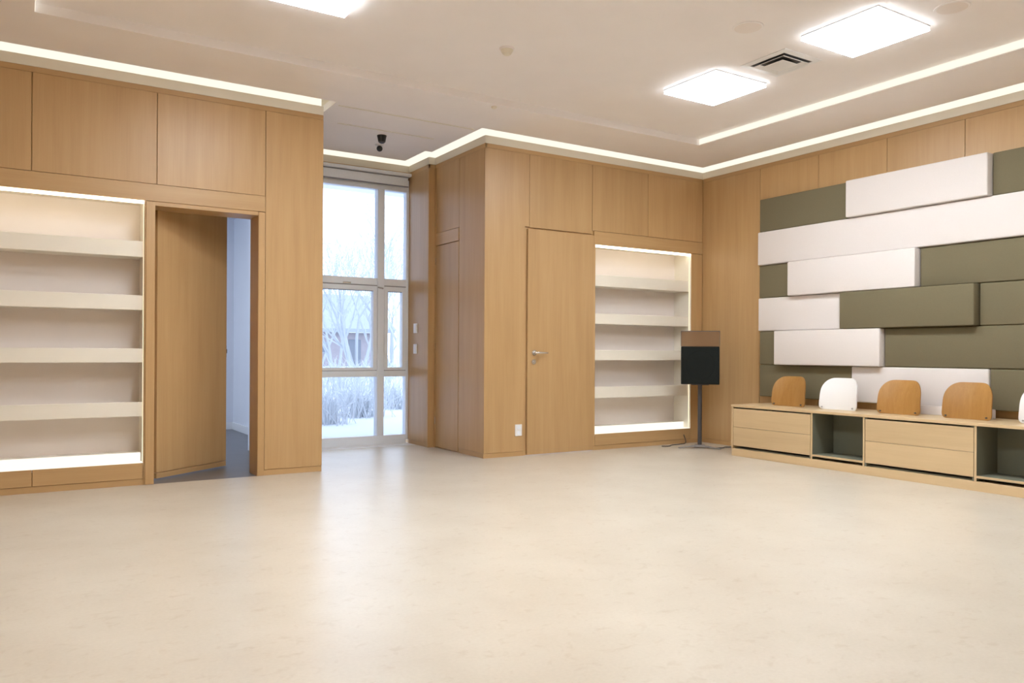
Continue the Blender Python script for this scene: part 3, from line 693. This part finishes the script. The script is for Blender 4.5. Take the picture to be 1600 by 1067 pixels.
# ---------------------------------------------------------------- outside: snow, trees, barn
struct(box('ground_snow', (-150, 250, YN + .15, 260, -.35, -.12), 'snow', None, 0), 'snow covered ground outside the window', 'ground')
def barn():
    t = empty('barn', (15, 62, -.12)); tag(t, 'low reddish barn with a snow covered roof outside the window', 'building')
    x0, x1, y0, y1, ze, zr = 8, 25.4, 60, 70, 2.55, 5.6
    box('wall', (x0, x1, y0, y1, -.12, ze), 'barn_wall', t, 0)
    bm = bmesh.new(); e = .6
    P = [(x0 - e, y0 - e, ze), (x1 + e, y0 - e, ze), (x1 + e, 65, zr), (x0 - e, 65, zr), (x1 + e, y1 + e, ze), (x0 - e, y1 + e, ze)]
    v = [bm.verts.new(p) for p in P]; v2 = [bm.verts.new((p[0], p[1], p[2] + .3)) for p in P]
    for f in ((0, 1, 2, 3), (3, 2, 4, 5)):
        bm.faces.new([v[i] for i in f]); bm.faces.new([v2[i] for i in f])
    for a, b in ((0, 1), (1, 2), (2, 4), (4, 5), (5, 3), (3, 0)): bm.faces.new((v[a], v[b], v2[b], v2[a]))
    finish('roof', bm, 'roof_snow', t)
    box('door', (22.3, 23.3, y0 - .06, y0, -.12, 2.0), 'barn_dark', t, 0)
    for x in (12.5, 16.5, 19.6):
        f = box('window', (x, x + .9, y0 - .06, y0, .9, 1.8), 'roof_snow', t, 0); box('pane', (x + .1, x + .8, y0 - .08, y0 - .06, 1.0, 1.7), 'barn_dark', f, 0)
barn()
def tree(x, y, h, label, seed, trunk_mat='hazy_frost_bark', multi=3, spread=.35, r0=.09, depth=5):
    rnd = random.Random(seed); t = empty('bare_tree', (x, y, -.12)); tag(t, label, 'tree', 'bare frosted trees outside the window')
    bt, bb = bmesh.new(), bmesh.new()
    def grow(p, d, L, r, lev):
        n = 3; pts = [p]; rr = [r]
        for k in range(n):
            d = (d + Vector((rnd.uniform(-1, 1), rnd.uniform(-1, 1), rnd.uniform(-.3, .7))) * .13).normalized()
            pts.append(pts[-1] + d * L / n); rr.append(r * (1 - .42 * (k + 1) / n))
        add_tube(bt if lev <= 1 else bb, pts, rr, 5 if lev <= 1 else 3, False)
        if lev >= depth: return
        for k in range(3 if lev < 3 else 3):
            i = rnd.randint(1, n) if k else n
            nd = (d + Vector((rnd.uniform(-1, 1), rnd.uniform(-1, 1), rnd.uniform(-.2, .6))) * (spread + .25)).normalized()
            grow(pts[i], nd, L * rnd.uniform(.55, .78), max(.008, rr[i] * .72), lev + 1)
    for m_ in range(multi):
        a = rnd.uniform(0, 6.28); d = Vector((math.cos(a) * spread * (.3 if multi == 1 else .8), math.sin(a) * spread * .8, 1)).normalized()
        grow(Vector((x + math.cos(a) * .15, y + math.sin(a) * .15, -.15)), d, h * .50, r0, 0)
    finish('trunk', bt, trunk_mat, t, smooth=True); finish('branches', bb, 'hazy_frost_twig', t)['kind'] = 'stuff'
def at(px, Y):                      # direction of a picture column, at a depth Y
    u = (px - 800) / FPX
    dx, dy = math.sin(YAW) + u * math.cos(YAW), math.cos(YAW) - u * math.sin(YAW)
    return dx / dy * Y
for px, Y, h, lab, sd, mt, mu, r0 in (
    (560, 34, 5.6, 'leaning many stemmed bare tree in front of the barn', 3, 'hazy_frost_bark', 5, .10),
    (525, 42, 6.6, 'bare tree at the left side of the window view', 11, 'hazy_frost_bark', 3, .10),
    (585, 50, 7.2, 'bare tree behind the window mullion', 5, 'hazy_frost_bark', 3, .11),
    (624, 24, 5.0, 'pale birch with white trunk seen in the right panes', 8, 'birch_bark', 1, .13),
    (612, 57, 8.0, 'bare tree far behind the birch in the right panes', 21, 'hazy_frost_bark', 3, .11),
    (662, 41, 6.2, 'bare tree at the right side of the window view', 17, 'hazy_frost_bark', 2, .11),
    (498, 56, 7.0, 'bare tree beyond the left edge of the window view', 23, 'hazy_frost_bark', 3, .11)):
    tree(at(px, Y), Y, h, lab, sd, mt, mu, r0=r0)
def shrub(x, y, h, n, label, seed):
    rnd = random.Random(seed); bm = bmesh.new()
    for k in range(n):
        a = rnd.uniform(0, 6.28); s = rnd.uniform(.05, .75) * h; b = Vector((x + rnd.gauss(0, .16) * h * 2, y + rnd.gauss(0, .16) * h * 2, -.13))
        p = b + Vector((math.cos(a) * s * .5, math.sin(a) * s * .5, h * rnd.uniform(.4, .7))); q = p + Vector((math.cos(a) * s * .4, math.sin(a) * s * .4, h * rnd.uniform(.05, .3)))
        add_tube(bm, [b, p, q], [.007, .006, .003], 3, False)
    tag(finish('shrub', bm, 'hazy_frost_grass', None), label, 'shrub', 'frosted shrubs outside the window')
for px, Y, h, n, lab, sd in ((510, 12.0, .55, 160, 'low frosted shrub at the left of the lower window pane', 1), (562, 13.0, .60, 220, 'frosted shrub in the middle of the lower left window pane', 2),
                             (620, 14.5, .60, 160, 'frosted shrub in the lower right window pane', 4), (530, 16, 1.1, 200, 'taller frosted grass clump behind the shrubs in the left pane', 5),
                             (582, 20.5, 1.1, 200, 'taller frosted grass clump near the mullion', 6), (645, 31, 1.4, 200, 'taller frosted grass clump in the right pane', 7)):
    shrub(at(px, Y), Y, h, n, lab, sd)
